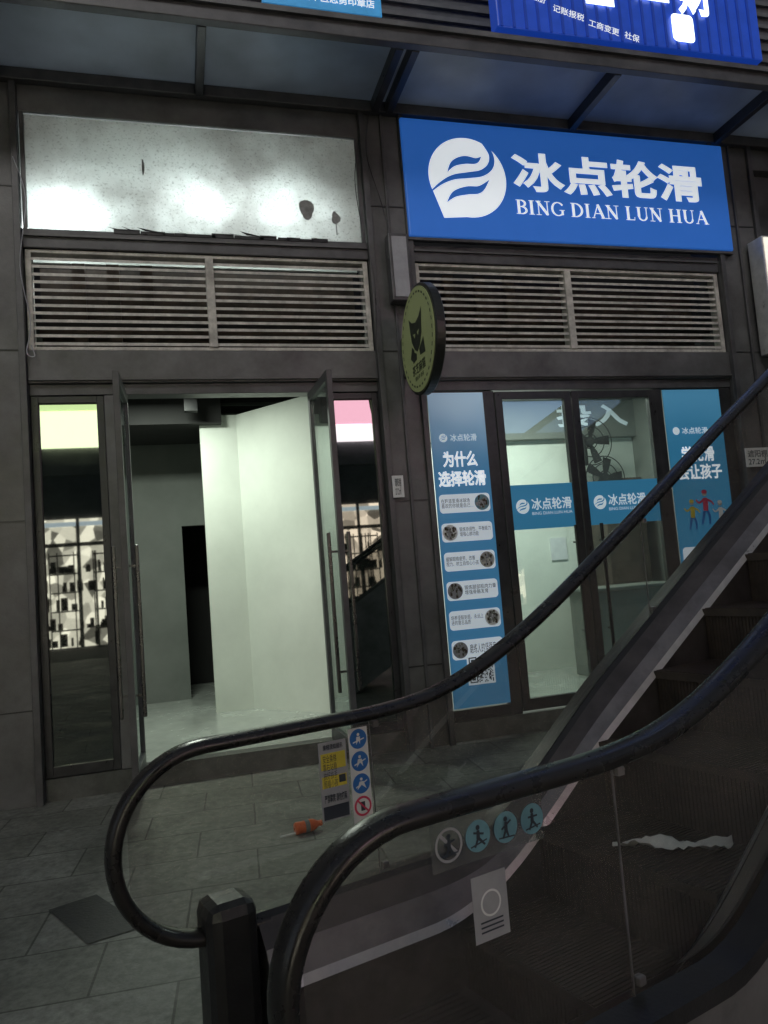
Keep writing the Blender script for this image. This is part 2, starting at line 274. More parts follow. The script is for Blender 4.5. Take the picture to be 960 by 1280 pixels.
def blob(n,cx,cz,rx,rz,y,m,drip=0):
    P=[]
    for i in range(28):
        a=2*math.pi*i/28; k=1+.12*math.sin(3*a+cx*9)+random.uniform(-.07,.07); P.append((cx+rx*k*math.cos(a),cz+rz*k*math.sin(a)))
    poly(n,P,y,m,B)
    if drip: boxes(n+'_drip',[(cx-.004,cx+.004,y-.001,y+.0005,cz-rz-drip,cz)],m,B)
M['stain']=mat('paint_stain',(.26,.27,.275),.8,0,.3,20)
blob('paint_stain_a',.70,4.26,.055,.085,-.0345,'stain'); blob('paint_stain_b',.93,4.20,.035,.05,-.0345,'stain',.09); blob('paint_stain_c',-.52,4.52,.010,.06,-.0345,'stain')
def frame(n,x0,x1,z0,z1,w=.05,y0=-.01,y1=.05,m='black'):
    boxes(n,[(x0,x0+w,y0,y1,z0,z1),(x1-w,x1,y0,y1,z0,z1),(x0+w,x1-w,y0,y1,z1-w,z1),(x0+w,x1-w,y0,y1,z0,z0+w*1.4)],m,B,.003)
frame('sidelight_frame_a',-1.365,-.88,.155,2.785); boxes('sidelight_glass_a',[(-1.315,-.93,.015,.022,.225,2.735)],'tint',B)
frame('sidelight_frame_b',.70,1.165,.155,2.785); boxes('sidelight_glass_b',[(.75,1.115,.015,.022,.225,2.735)],'tint',B)
boxes('door_posts',[(-.878,-.74,-.02,.09,.152,2.786),(.625,.698,-.02,.09,.152,2.786)],'frame2',B,.004)
boxes('sidelight_dark_screen',[(-1.36,-.75,.11,.13,.155,3.0),(.64,1.16,.11,.13,.155,3.0)],'dark',B)  # unseen dark boards added to keep lit rooms from showing through the sidelights
def leaf(n,hx,ang,w=.66):
    e=empty(n,(hx,-.02,.16),ang,B)
    def bx(nm,l,m,bev=.003): return boxes(nm,l,m,e,bev)
    bx('stiles',[(0,.05,-.02,.02,0,2.62),(w-.05,w,-.02,.02,0,2.62),(.05,w-.05,-.02,.02,2.55,2.62),(.05,w-.05,-.02,.02,0,.1)],'frame')
    bx('pane',[(.05,w-.05,-.004,.004,.1,2.55)],'door',0)
    for k,yy in enumerate((-.07,.07)):
        bx('handle_bar_%d'%k,[(w-.085,w-.06,yy-.0125,yy+.0125,.42,1.50)],'handle',.006)
        bx('handle_stubs_%d'%k,[(w-.08,w-.066,min(yy,0)+.0,max(yy,0),z,z+.015) for z in (.55,1.36)],'handle',0)
    return e
leaf('open_door_a',-.735,math.radians(-91)); leaf('open_door_b',.62,math.radians(-88))
boxes('interior_floor',[(-1.6,1.5,.1,4.28,.10,.152)],'floor',B)
boxes('interior_ceiling',[(-1.6,1.5,.16,4.28,3.35,3.4)],'dark',B)
boxes('interior_side_walls',[(-1.7,-1.6,.16,4.28,0,3.4)],'greywall',B)
boxes('interior_party_wall',[(1.33,1.43,.31,4.28,0,3.4)],'white',B)
PW=[(-.16,1.85),(.20,1.85),(1.25,.5),(1.33,.5),(1.33,.62),(.24,1.97),(-.16,1.97)]
mobj('partition_wall',[(x,y,.152) for x,y in PW]+[(x,y,3.05) for x,y in PW],[(i,(i+1)%7,7+(i+1)%7,7+i) for i in range(7)]+[tuple(range(7,14))],'white',B)
boxes('back_room_wall',[(-1.6,-.38,3.0,3.1,.152,3.2),(-.38,.0,3.0,3.1,2.06,3.2),(.0,1.33,3.0,3.1,.152,3.2)],'greywall',B)
boxes('ceiling_track',[(-1.2,1.1,1.3,1.34,3.2,3.24),(-.9,-.86,.5,3,3.22,3.26),(-.6,-.45,2.2,2.35,3.0,3.2),(-.3,-.18,1.5,1.6,3.02,3.2)],'plastic',B)
boxes('ceiling_conduits',[(-1.5,1.2,.9+i*.5,.93+i*.5,3.28,3.31) for i in range(5)],'greywall',B)
boxes('ceiling_duct',[(-1.5,.05,1.75,2.8,2.95,3.2)],'dark',B)
# east bay
boxes('east_frame',[(1.55,1.575,-.01,.06,.152,2.785),(2.06,2.16,-.01,.06,.152,2.785),(3.70,3.77,-.01,.06,.152,2.785),(4.37,4.495,-.01,.06,.152,2.785)],'black',B,.003)
boxes('east_frame_rails',[(1.575,2.06,-.005,.05,.152,.24),(3.77,4.37,-.005,.05,.152,.24),(1.575,2.06,-.005,.05,2.775,2.786),(3.77,4.37,-.005,.05,2.775,2.786)],'black',B)
for n,x0,x1 in (('closed_door_a',2.165,2.865),('closed_door_b',2.875,3.695)):
    frame(n+'_frame',x0,x1,.17,2.775,.065,-.02,.03); boxes(n+'_glass',[(x0+.065,x1-.065,.0,.008,.26,2.71)],'door',B)
for hx in (2.76,3.0):
    boxes('door_pull',[(hx-.013,hx+.013,-.085,-.06,.60,1.63)],'plastic',B,.006); boxes('door_pull_stubs',[(hx-.008,hx+.008,-.06,-.02,z,z+.015) for z in (.75,1.48)],'plastic',B)
boxes('blue_film_band',[(2.23,2.80,-.006,-.002,1.62,1.99),(2.94,3.63,-.006,-.002,1.62,1.99)],'poster2',B)
for x in (2.26,2.98):
    disc('film_logo',x+.07,1.81,.06,-.0075,'txtp',B); swoosh('film_logo_cut',x+.07,1.81,.06,-.009,B,'poster2')
    text('film_text','冰点轮滑','txtp',B,x+.15,x+.52,1.775,1.875,-.009,.02); text('film_text_small','BING DIAN LUN HUA','txtp',B,x+.15,x+.52,1.735,1.76,-.009)
boxes('east_floor',[(1.43,4.9,.1,4.28,.10,.152)],'floor',B); boxes('east_ceiling',[(1.43,4.9,.16,4.28,3.35,3.4)],'dark',B)
boxes('east_back_wall',[(1.44,4.9,2.0,2.1,.152,2.72)],'white',B); boxes('east_soffit',[(1.44,4.9,1.9,2.1,2.72,3.3)],'greywall',B); boxes('east_side_wall',[(4.8,4.9,.31,2.0,.152,3.2)],'greywall',B)
boxes('wall_notice',[(2.62,2.95,1.985,1.998,1.55,1.85)],'cyanink',B); boxes('wall_notice_b',[(3.6,3.8,1.985,1.998,1.35,1.6)],'label',B)
boxes('wall_notice_print',[(2.65,2.92-.03*(i%3),1.980,1.984,1.60+i*.03,1.608+i*.03) for i in range(7)],'label',B)
boxes('reception_counter',[(3.5,4.5,1.0,1.5,.152,1.0),(3.45,4.55,.96,1.54,1.002,1.04)],'greywall',B,.01)
boxes('storage_lockers',[(4.1,4.6,1.6,1.98,.153,2.2)],'duct',B,.01)
def fan(cx,cy,cz,r):
    for q,rr in enumerate((r,r*.66,r*.33)): disc('fan_guard_ring_%d'%q,cx,cz,rr,cy,'plastic',B,40,rr-.012)
    disc('fan_hub',cx,cz,.05,cy-.01,'plastic',B)
    for k in range(5):
        a=k*2*math.pi/5; P=[]
        for t,w in ((.04,.02),(.5*r,.05),(.92*r,.065)): P.append((cx+t*math.cos(a)-w*math.sin(a),cz+t*math.sin(a)+w*math.cos(a)))
        for t,w in ((.92*r,-.04),(.5*r,-.035),(.04,-.02)): P.append((cx+t*math.cos(a)-w*math.sin(a),cz+t*math.sin(a)+w*math.cos(a)))
        poly('fan_blade_%d'%k,P,cy+.02,'plastic',B)
    boxes('fan_motor_arm',[(cx-.05,cx+.05,cy+.04,cy+.16,cz-.06,cz+.06),(cx-.02,cx+.02,cy+.1,1.998,cz-.25,cz-.2),(cx-.02,cx+.02,cy+.1,cy+.14,cz-.25,cz)],'plastic',B,.01)
fan(4.0,1.6,2.62,.27); fan(4.08,1.5,2.2,.24)
text('wall_lettering','投入','txtp',B,3.78,4.70,2.84,3.10,1.89,.03)  # modelled lettering stands in for a reflection in the door glass
# poster left
P=empty('window_poster')
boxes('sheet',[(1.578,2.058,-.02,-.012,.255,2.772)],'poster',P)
disc('logo',1.68,2.40,.035,-.023,'txtp',P); swoosh('logo_cut',1.68,2.40,.035,-.0245,P,'poster'); text('brand','冰点轮滑','txtp',P,1.74,1.97,2.37,2.43,-.023,.015)
text('headline','为什么','txt',P,1.66,1.96,2.16,2.29,-.023,.035); text('headline_b','选择轮滑','txt',P,1.61,2.02,2.00,2.13,-.023,.035)
rows=['在跑道里滑冰球场\n喜欢的你就是自己…','锻炼协调性、平衡能力\n增强心肺功能','缓解眼睛疲劳、改善\n视力、树立自信心小孩','锻炼腿部肌肉力量\n增强骨骼发育','培养坚毅刻苦、永远上\n进的意志品质','磨练人的坚强意志！']
for i,t in enumerate(rows):
    z1=1.94-i*.232; z0=z1-.15
    rrect('pill',1.60,2.035,z0,z1,.03,-.023,'pill',P)
    left=i%2==1; cx=1.67 if left else 1.965; cm=(z0+z1)/2
    pb={'duct':[],'labelg':[],'greywall':[]}
    for k in range(44):
        a=random.uniform(0,6.28); rr=.050*math.sqrt(random.random()); s=random.uniform(.004,.010); mm=random.choice(list(pb)); pb[mm].append((cx+rr*math.cos(a)-s,cx+rr*math.cos(a)+s,-.0262-k*.00004,-.0255,cm+rr*math.sin(a)-s,cm+rr*math.sin(a)+s*1.6))
    for mm in pb: boxes('photo_detail',pb[mm],mm,P)
    disc('photo',cx,cm,.064,-.0248,['cyanink','label','slat','labelg','label','labelg'][i],P)
    text('row_text',t,'ink',P,1.75 if left else 1.615,2.02 if left else 1.89,z0+.04,z1-.035,-.0245)
q=[]; n=21; qs=.20/n; q0x=1.73; q0z=.34
for a in range(n):
    for b in range(n):
        on=random.random()<.5
        for (ou,ov) in ((0,0),(n-7,n-7),(0,n-7)):
            u,v=a-ou,b-ov
            if 0<=u<7 and 0<=v<7: on= u in(0,6) or v in(0,6) or (2<=u<=4 and 2<=v<=4)
        if on: q.append((q0x+a*qs,q0x+(a+1)*qs,-.0262,-.0255,q0z+.1+b*qs,q0z+.1+(b+1)*qs))
boxes('qr_back',[(q0x-.015,q0x+.215,-.0245,-.0235,q0z+.085,q0z+.315)],'pill',P); boxes('qr_code',q,'ink',P)
P2=empty('window_poster')
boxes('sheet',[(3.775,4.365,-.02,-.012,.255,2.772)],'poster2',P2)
disc('logo',3.87,2.40,.035,-.023,'txtp',P2); text('brand','冰点轮滑','txtp',P2,3.93,4.2,2.37,2.43,-.023,.015)
text('headline','学轮滑','txt',P2,3.90,4.24,2.12,2.26,-.023,.03); text('headline_b','会让孩子','txt',P2,3.84,4.30,1.96,2.10,-.023,.03)
def child(cx,z,s,m1,k):
    y=-.0235-.0012*k
    for nm,pts in (('child_leg',[(cx-.02*s,z+.45*s,.05*s),(cx-.10*s,z+.2*s,.04*s),(cx-.16*s,z,.03*s)]),('child_leg_b',[(cx+.03*s,z+.45*s,.05*s),(cx+.12*s,z+.24*s,.04*s),(cx+.10*s,z,.03*s)])): stroke(nm,pts,y,'blueink',P2,4)
    stroke('child_torso',[(cx,z+.4*s,.08*s),(cx+.02*s,z+.6*s,.09*s),(cx+.01*s,z+.78*s,.07*s)],y-.0003,m1,P2,4)
    stroke('child_arm',[(cx-.02*s,z+.74*s,.035*s),(cx-.2*s,z+.64*s,.03*s),(cx-.3*s,z+.74*s,.022*s)],y-.0006,m1,P2,4); stroke('child_arm_b',[(cx+.04*s,z+.74*s,.035*s),(cx+.22*s,z+.66*s,.03*s),(cx+.3*s,z+.56*s,.022*s)],y-.0006,m1,P2,4)
    disc('child_head',cx+.01*s,z+.92*s,.09*s,y-.0009,'slat',P2,16); disc('child_helmet',cx+.01*s,z+.96*s,.095*s,y-.0011,m1,P2,16,0,.65)
child(3.94,1.52,.26,'yellow',0); child(4.08,1.56,.30,'red',1); child(4.23,1.50,.26,'label',2)
for i in range(5): rrect('pill',3.80,4.34,.30+i*.23,.45+i*.23,.03,-.023,'pill',P2)
# blue sign
G=empty('shop_sign')
boxes('sign_box',[(1.51,4.63,-.12,-.052,4.04,5.05)],'blue',G,.012)
boxes('sign_edge',[(1.50,4.64,-.11,-.06,4.015,4.037)],'frame',G)
disc('logo',2.06,4.565,.345,-.1235,'txt',G,64); swoosh('logo_cut',2.06,4.565,.345,-.1255,G,'blue')
poly('logo_tail',[(2.06-.335,4.565-.08),(2.06-.24,4.565-.36),(2.06+.05,4.565-.335)],-.1230,'txt',G)
text('chinese_name','冰点轮滑','txt',G,2.47,4.36,4.475,4.83,-.1245,.032)
serif('latin_name','BING DIAN LUN HUA',2.47,4.39,4.275,4.40,-.1245,'txt',G)
# round projecting sign
R=empty('round_projecting_sign')
def xdisc(n,x0,x1,cy,cz,r,m,parent,seg=64):
    V=[(x,cy+r*math.cos(2*math.pi*i/seg),cz+r*math.sin(2*math.pi*i/seg)) for x in (x0,x1) for i in range(seg)]
    F=[(i,(i+1)%seg,seg+(i+1)%seg,seg+i) for i in range(seg)]+[tuple(range(seg)),tuple(range(seg,2*seg))]
    o=mobj(n,V,F,m,parent); bm=bmesh.new(); bm.from_mesh(o.data); bmesh.ops.recalc_face_normals(bm,faces=bm.faces); bm.to_mesh(o.data); bm.free(); return o
cy,cz=-.55,3.037
xdisc('body',1.353,1.425,cy,cz,.405,'rim',R).modifiers.new('b','BEVEL').width=.008
xdisc('face',1.346,1.352,cy,cz,.38,'green',R)
def xring(n,x,r,r0,m,seg=64,dash=False):
    V=[];F=[]
    for i in range(seg):
        a=2*math.pi*i/seg; V+=[(x,cy+r*math.cos(a),cz+r*math.sin(a)),(x,cy+r0*math.cos(a),cz+r0*math.sin(a))]
    for i in range(seg):
        if dash and i%2: continue
        j=(i+1)%seg; F.append((2*i,2*i+1,2*j+1,2*j))
    mobj(n,V,F,m,R)
xring('dashes',1.344,.350,.335,'dgreen',72,True)
def xpoly(n,pts,x,m): mobj(n,[(x,cy-u,cz+v) for u,v in pts],[tuple(range(len(pts)))],m,R)
xpoly('cat_head',[(-.12,.02),(-.15,.20),(-.08,.15),(0,.13),(.08,.15),(.15,.20),(.12,.02),(.06,-.06),(0,-.09),(-.06,-.06)],1.344,'dgreen')
xpoly('cat_paw',[(-.17,-.10),(-.12,-.02),(-.07,-.06),(-.11,-.14)],1.3435,'dgreen'); xpoly('cat_bow',[(.04,-.08),(.15,-.02),(.17,-.14),(.05,-.13)],1.3435,'dgreen')
xpoly('cat_bow_b',[(-.02,-.10),(-.10,-.06),(-.12,-.15),(-.03,-.14)],1.3430,'dgreen')
xpoly('eye_a',[(-.07,.06),(-.02,.05),(-.04,.02)],1.343,'green'); xpoly('eye_b',[(.07,.06),(.02,.05),(.04,.02)],1.343,'green')
text('name','茶芝麻猫','dgreen',R,-.15,.15,cz-.245,cz-.165,0,.02,-math.pi/2,(1.343,cy,0)); text('tagline','烧仙草 奶茶','dgreen',R,-.10,.10,cz-.29,cz-.255,0,.01,-math.pi/2,(1.343,cy,0))
boxes('bracket',[(1.37,1.41,-.17,-.09,3.15,3.19),(1.37,1.41,-.17,-.09,2.88,2.92)],'black',R)
W=empty('wall_light_box')
boxes('housing',[(1.30,1.47,-.20,-.096,3.47,4.02)],'frame',W,.008); boxes('diffuser',[(1.325,1.445,-.206,-.201,3.50,3.99)],'labelg',W)
W=empty('lit_wall_sign')
boxes('housing',[(4.80,5.25,-.28,-.10,3.05,4.12)],'alu',W,.01); boxes('panel',[(4.815,5.235,-.288,-.281,3.07,4.10)],mat('lit_cream_panel',(.8,.8,.7),.5,emit=(1,.95,.8),es=.8),W)
for x,z in ((4.50,2.04),(1.20,1.93)):
    W=empty('number_plate'); w=.25 if x>3 else .09
    boxes('plate',[(x,x+w,-.108,-.098,z,z+.17)],'label',W); text('lettering','遮阳棚\n27.2㎡','ink',W,x+.02,x+w-.02,z+.02,z+.15,-.110,.01)
# canopy
K=empty('glass_canopy')
Z=5.13; YF=-.85
boxes('front_beam',[(-6,14,YF-.07,YF,Z-.06,Z+.09)],'frame',K,.006)
boxes('front_lip',[(-6,14,YF-.10,YF-.072,Z+.04,Z+.08)],'frame2',K)
boxes('wall_beam',[(-6,14,-.12,-.055,Z-.05,Z+.05)],'frame',K,.004)
boxes('rafters',[(x-.03,x+.03,YF,-.12,Z-.065,Z+.03) for x in (-4.4,-2.95,-1.5,-.08,1.30,1.42,3.08,4.58,6.1,7.6)],'black',K,.004)
boxes('glass_sheets',[(-6,1.35,YF+.002,-.121,Z+.035,Z+.045),(1.355,14,YF+.002,-.121,Z+.035,Z+.045)],'cgl',K)
U=empty('upper_shop_sign')
boxes('panel',[(.33,1.17,-.90,-.86,5.26,5.8)],mat('cyan_sign',(.04,.25,.5),.4,emit=(.05,.28,.6),es=.45),U)
text('lettering','深圳市龙华区志勇印章店','txt',U,.40,1.12,5.31,5.375,-.905,.015)
U=empty('upper_blue_sign')
boxes('panel',[(2.02,4.35,-.98,-.86,5.235,6.4)],mat('deep_blue_sign',(.012,.05,.34),.4,emit=(.008,.045,.34),es=.6),U,.01)
boxes('ribs',[(2.04+i*.1,2.06+i*.1,-.99,-.981,5.24,6.4) for i in range(23)],mat('sign_rib',(.01,.04,.24),.4,emit=(.006,.03,.28),es=.5),U)
M['gw']=mat('glowing_letter',(.9,.9,.9),.5,emit=(.8,.95,1),es=2.0)
for t,x,z in (('公司注册',2.16,5.50),('记账报税',2.47,5.40),('工商变更',2.76,5.32),('社保',3.06,5.26)):
    w=.26 if len(t)>2 else .13
    o=text('small_text',t,'txt',U,x,x+w,z,z+.06,-.997,.012); o.rotation_euler=(math.pi/2,math.radians(12),0)
text('large_text','企','gw',U,2.74,3.02,5.50,5.95,-.998,.03); text('large_text','业','gw',U,3.22,3.50,5.60,5.98,-.998,.03); text('large_text','财','gw',U,3.58,3.90,5.52,5.95,-.998,.03)
rrect('lit_block',3.50,3.70,5.29,5.52,.04,-.998,'gw',U)
# ---------------------------------------------------------------- escalator
PH=math.radians(16); E=empty('escalator',(-.03,-3.24,0),PH)
sg=np.arange(-.8,7.0,.02)
def smooth(k,w=9):
    a=np.array(k); z=np.interp(sg,a[:,0],a[:,1]); zp=np.pad(z,(w,w),mode='edge'); zp[-w:]=z[-1]+.0124*np.arange(1,w+1); return np.convolve(zp,np.ones(2*w+1)/(2*w+1),'valid')
H=smooth([(-.8,.90),(.28,.90),(.52,.935),(.83,1.065),(1.09,1.21),(1.61,1.53),(2.24,1.93),(2.54,2.11),(7,4.87)],7)
D=smooth([(-.8,.39),(.58,.39),(.80,.52),(1.21,.83),(1.82,1.22),(2.59,1.70),(7,4.44)],5)
K0=smooth([(-.8,.23),(.40,.23),(.63,.32),(.83,.46),(1.06,.63),(1.62,.98),(2.33,1.42),(7,4.32)],5)
fH=lambda s:float(np.interp(s,sg,H)); fD=lambda s:float(np.interp(s,sg,D)); fK=lambda s:float(np.interp(s,sg,K0))
def balustrade(tag,t0,inn,sh):
    path=[(-.20,.375),(-.28,.378)]+[(-.36+.26*math.cos(math.radians(a)),.64+.26*math.sin(math.radians(a))) for a in np.arange(-90,-271,-7.5)]
    path=[(s+sh,z) for s,z in path]+[(s,fH(s)) for s in np.arange(-.3+sh,6.9,.05)]
    V=[];F=[];nseg=16
    for i,(s,z) in enumerate(path):
        a=path[max(0,i-1)]; b=path[min(len(path)-1,i+1)]; tx,tz=b[0]-a[0],b[1]-a[1]; l=math.hypot(tx,tz); nx,nz=-tz/l,tx/l
        for k in range(nseg):
            an=2*math.pi*k/nseg; ct,sn=math.cos(an),math.sin(an); ct=math.copysign(abs(ct)**.75,ct); sn=math.copysign(abs(sn)**.75,sn)
            V.append((s+nx*.021*sn,t0+.038*ct,z+nz*.021*sn))
    for i in range(len(path)-1):
        for k in range(nseg): F.append((i*nseg+k,i*nseg+(k+1)%nseg,(i+1)*nseg+(k+1)%nseg,(i+1)*nseg+k))
    mobj('handrail_'+tag,V,F,'rubber',E,True)
    A=[];Bt=[]
    for s in list(np.arange(-.58,-.36,.02))+list(np.arange(-.36,6.9,.05)):
        if s<-.36:
            h=math.sqrt(max(0,.238**2-(s+.36)**2)); A.append((s+sh,t0,.64+h)); Bt.append((s+sh,t0,.64-h))
        else: A.append((s+sh,t0,fH(s+sh)-.02)); Bt.append((s+sh,t0,.39 if s<-.24 else fD(s+sh)-.02))
    ribbon('glass_'+tag,A,Bt,'egl',E,False)
    ss=np.arange(-.24+sh,6.9,.05)
    ribbon('glass_gasket_'+tag,[(s,t0+inn*.012,fD(s)+.012) for s in ss],[(s,t0+inn*.03,fD(s)-.003) for s in ss],'plastic',E)
    ribbon('inner_deck_'+tag,[(s,t0+inn*.03,fD(s)-.002) for s in ss],[(s,t0+inn*.085,fK(s)*.4+fD(s)*.6) for s in ss],'skirt',E)
    ribbon('inner_deck_lower_'+tag,[(s,t0+inn*.086,fK(s)*.4+fD(s)*.6+.002) for s in ss],[(s,t0+inn*.12,fK(s)+.014) for s in ss],'deck',E)
    ribbon('deck_edge_'+tag,[(s,t0+inn*.120,fK(s)+.018) for s in ss],[(s,t0+inn*.132,fK(s)-.008) for s in ss],'alu',E)
    ribbon('skirt_'+tag,[(s,t0+inn*.12,fK(s)-.012) for s in ss],[(s,t0+inn*.12,max(.0,fK(s)-.6)) for s in ss],'skirt',E)
    ribbon('outer_deck_'+tag,[(s,t0-inn*.0,fD(s)+.004) for s in ss],[(s,t0-inn*.075,fD(s)-.006) for s in ss],'plastic',E)
    ribbon('outer_lip_'+tag,[(s,t0-inn*.075,fD(s)-.006) for s in ss],[(s,t0-inn*.08,fD(s)-.04) for s in ss],'plastic',E)
    ribbon('outer_panel_'+tag,[(s,t0-inn*.078,fD(s)-.04) for s in ss],[(s,t0-inn*.078,max(.0,fD(s)-1.0)) for s in ss],'deck',E)
    boxes('handrail_inlet_'+tag,[(-.395+sh,-.25+sh,t0-.085,t0+.07,.0,.475)],'plastic',E,.035)
    boxes('inlet_base_'+tag,[(-.42+sh,-.22+sh,t0-.10,t0+.09,.0,.04)],'plastic',E,.01)
    for s in (.19+sh,1.6,3.0,4.4):
        boxes('glass_seam_'+tag,[(s-.001,s+.001,t0-.003,t0+.003,fD(s),fH(s)-.02)],'deck',E)
        for z in (fH(s)-.035,fD(s)+.03): boxes('clamp_'+tag,[(s+.01,s+.032,t0-.010,t0+.010,z-.010,z+.010)],'deck',E,.003)
balustrade('far',0,-1,0); balustrade('near',-.95,1,.08)
st=[]; rs=[]
for i in range(20):
    s=.40+.345*i; z=max(.10,fK(s+.17)-.09); st.append((s,s+.36,-.825,-.125,z-.03,z)); st.append((s+.012,s+.35,-.824,-.126,z-.30,z-.031))
    for k in range(46): rs.append((s+.008,s+.0119,-.82+k*.015,-.8125+k*.015,z-.24,z-.032)); rs.append((s+.002,s+.355,-.82+k*.015,-.8125+k*.015,z+.0005,z+.004))
boxes('steps',st,'step',E); boxes('step_cleats',rs,'step',E)
boxes('comb_plate',[(-1.0,.40,-.828,-.122,.0,.03)],'skirt',E)
boxes('comb_plate_ribs',[(-1.0,.36,-.82+k*.025,-.81+k*.025,.031,.034) for k in range(28)],'skirt',E)
y=-.004
boxes('notice_sheet',[(.0,.098,y-.001,y,.60,.84)],'labelg',E)
boxes('notice_yellow',[(.006,.092,y-.0025,y-.0015,.755,.805),(.006,.092,y-.0025,y-.0015,.70,.735)],'yellow',E)
text('notice_title','乘梯须知提示','ink',E,.015,.085,.815,.832,y-.003,.01); text('notice_body','安全乘梯\n靠右站稳\n扶好扶手\n照看小孩','ink',E,.012,.06,.70,.80,y-.003); text('notice_body_b','严禁攀爬 请勿打闹','ink',E,.01,.088,.655,.68,y-.003,.01); boxes('notice_qr',[(.065,.088,y-.003,y-.0027,.71,.733)],'ink',E)
boxes('notice_strip',[(.005,.093,y-.0025,y-.0015,.605,.645)],'ink',E)
boxes('pictogram_strip',[(.108,.178,y-.001,y,.565,.865)],'label',E)
for i in range(4):
    zc=.83-i*.07; red=i==3
    disc('pictogram',.143,zc,.031,y-.0025,'red' if red else 'blueink',E)
    if red: disc('pictogram_inner',.143,zc,.024,y-.0032,'label',E); boxes('figure',[(.135,.150,y-.0042,y-.0036,zc-.014,zc+.014)],'ink',E); poly('slash',[(.122,zc+.018),(.126,zc+.022),(.164,zc-.018),(.160,zc-.022)],y-.005,'red',E)
    else:
        disc('figure_head',.143,zc+.014,.005,y-.0035,'label',E,12); poly('figure_body',[(.136,zc+.007),(.150,zc+.007),(.148+.006*i,zc-.018),(.143,zc-.004),(.134-.004*i,zc-.018)],y-.0035,'label',E); poly('figure_rail',[(.122,zc-.008),(.164,zc+.002+.004*i),(.164,zc-.002+.004*i),(.122,zc-.012)],y-.0038,'label',E)
y=-.956
boxes('near_strip',[(-.23,.05,y-.001,y,.785,.875)],glassmat('clear_film',(.85,.85,.85),.02,(.4,.4,.42),.12),E)
for i in range(4):
    sc=-.19+i*.07; m='labelg' if i==0 else 'cyanink'
    if i==0: disc('near_pictogram',sc,.83,.032,y-.0025,m,E,40,.027); poly('near_slash',[(sc-.022,.85),(sc-.017,.854),(sc+.022,.812),(sc+.017,.808)],y-.003,m,E)
    else: disc('near_pictogram',sc,.83,.030,y-.0025,m,E)
    disc('near_head',sc,.846,.005,y-.0035,'ink',E,12); q=[.0,.006,-.004,.003][i]
    for pts in ([(sc,.841,.0035),(sc-.001,.825,.0045)],[(sc,.826,.003),(sc+.009+q,.811,.002)],[(sc-.001,.826,.003),(sc-.010,.810,.002)],[(sc-.012,.832+q,.002),(sc+.013,.838-q,.002)],[(sc-.02,.812,.0015),(sc+.02,.814+q,.0015)]): stroke('near_figure',pts,y-.0036-random.random()*.0006,'ink',E,1)
boxes('inspection_label',[(-.145,-.06,y-.001,y,.632,.755)],'labelg',E); disc('inspection_mark',-.102,.70,.025,y-.002,'label',E,40,.021); boxes('inspection_print',[(-.13,-.075,y-.002,y-.0015,.648+i*.009,.651+i*.009) for i in range(3)],'ink',E)
bm=bmesh.new(); nx,ny=26,5; vs=[]
for i in range(nx):
    for j in range(ny):
        u=i/(nx-1); w=(.012+.03*u**.6*math.sin(u*3.1)+.008*math.sin(u*17)); vs.append(bm.verts.new((u*.36,(j/(ny-1)-.5)*w*2+.03*math.sin(u*6),.012+.014*random.random()+.01*math.sin(u*11+j))))
for i in range(nx-1):
    for j in range(ny-1): bm.faces.new((vs[i*ny+j],vs[(i+1)*ny+j],vs[(i+1)*ny+j+1],vs[i*ny+j+1]))
me=bpy.data.meshes.new('crumpled_paper'); bm.to_mesh(me); bm.free(); me.materials.append(M['cloth'])
for p in me.polygons: p.use_smooth=True
o=bpy.data.objects.new('crumpled_paper',me); COL.objects.link(o); zt=max(.10,fK(.745+.17)-.09)
o.matrix_world=Matrix.Translation(E.location)@Matrix.Rotation(PH,4,'Z')@Matrix.Translation((.76,-.46,zt+.006))@Matrix.Rotation(-.6,4,'Z')
# bottle
BT=empty('drink_bottle',(.10,-1.50,.038),math.radians(12)); BT.scale=(.85,.85,.85)
prof=[(0,.0),(.0,.034),(.01,.038),(.05,.036),(.06,.038),(.10,.038),(.125,.034),(.15,.020),(.158,.016),(.160,.018),(.178,.018),(.178,0)]
V=[];F=[];n=20
for s,r in prof:
    for k in range(n): a=2*math.pi*k/n; V.append((s,r*math.cos(a),r*math.sin(a)))
for i in range(len(prof)-1):
    for k in range(n): F.append((i*n+k,i*n+(k+1)%n,(i+1)*n+(k+1)%n,(i+1)*n+k))
mobj('body',V,F,'orange',BT,True)
V=[(s,.0392*math.cos(2*math.pi*k/n),.0392*math.sin(2*math.pi*k/n)) for s in (.06,.09) for k in range(n)]
mobj('label',V,[(k,(k+1)%n,n+(k+1)%n,n+k) for k in range(n)],'greywall',BT,True)
boxes('straw',[(-.10,.0,-.004,.004,-.03,-.022)],'label',BT)
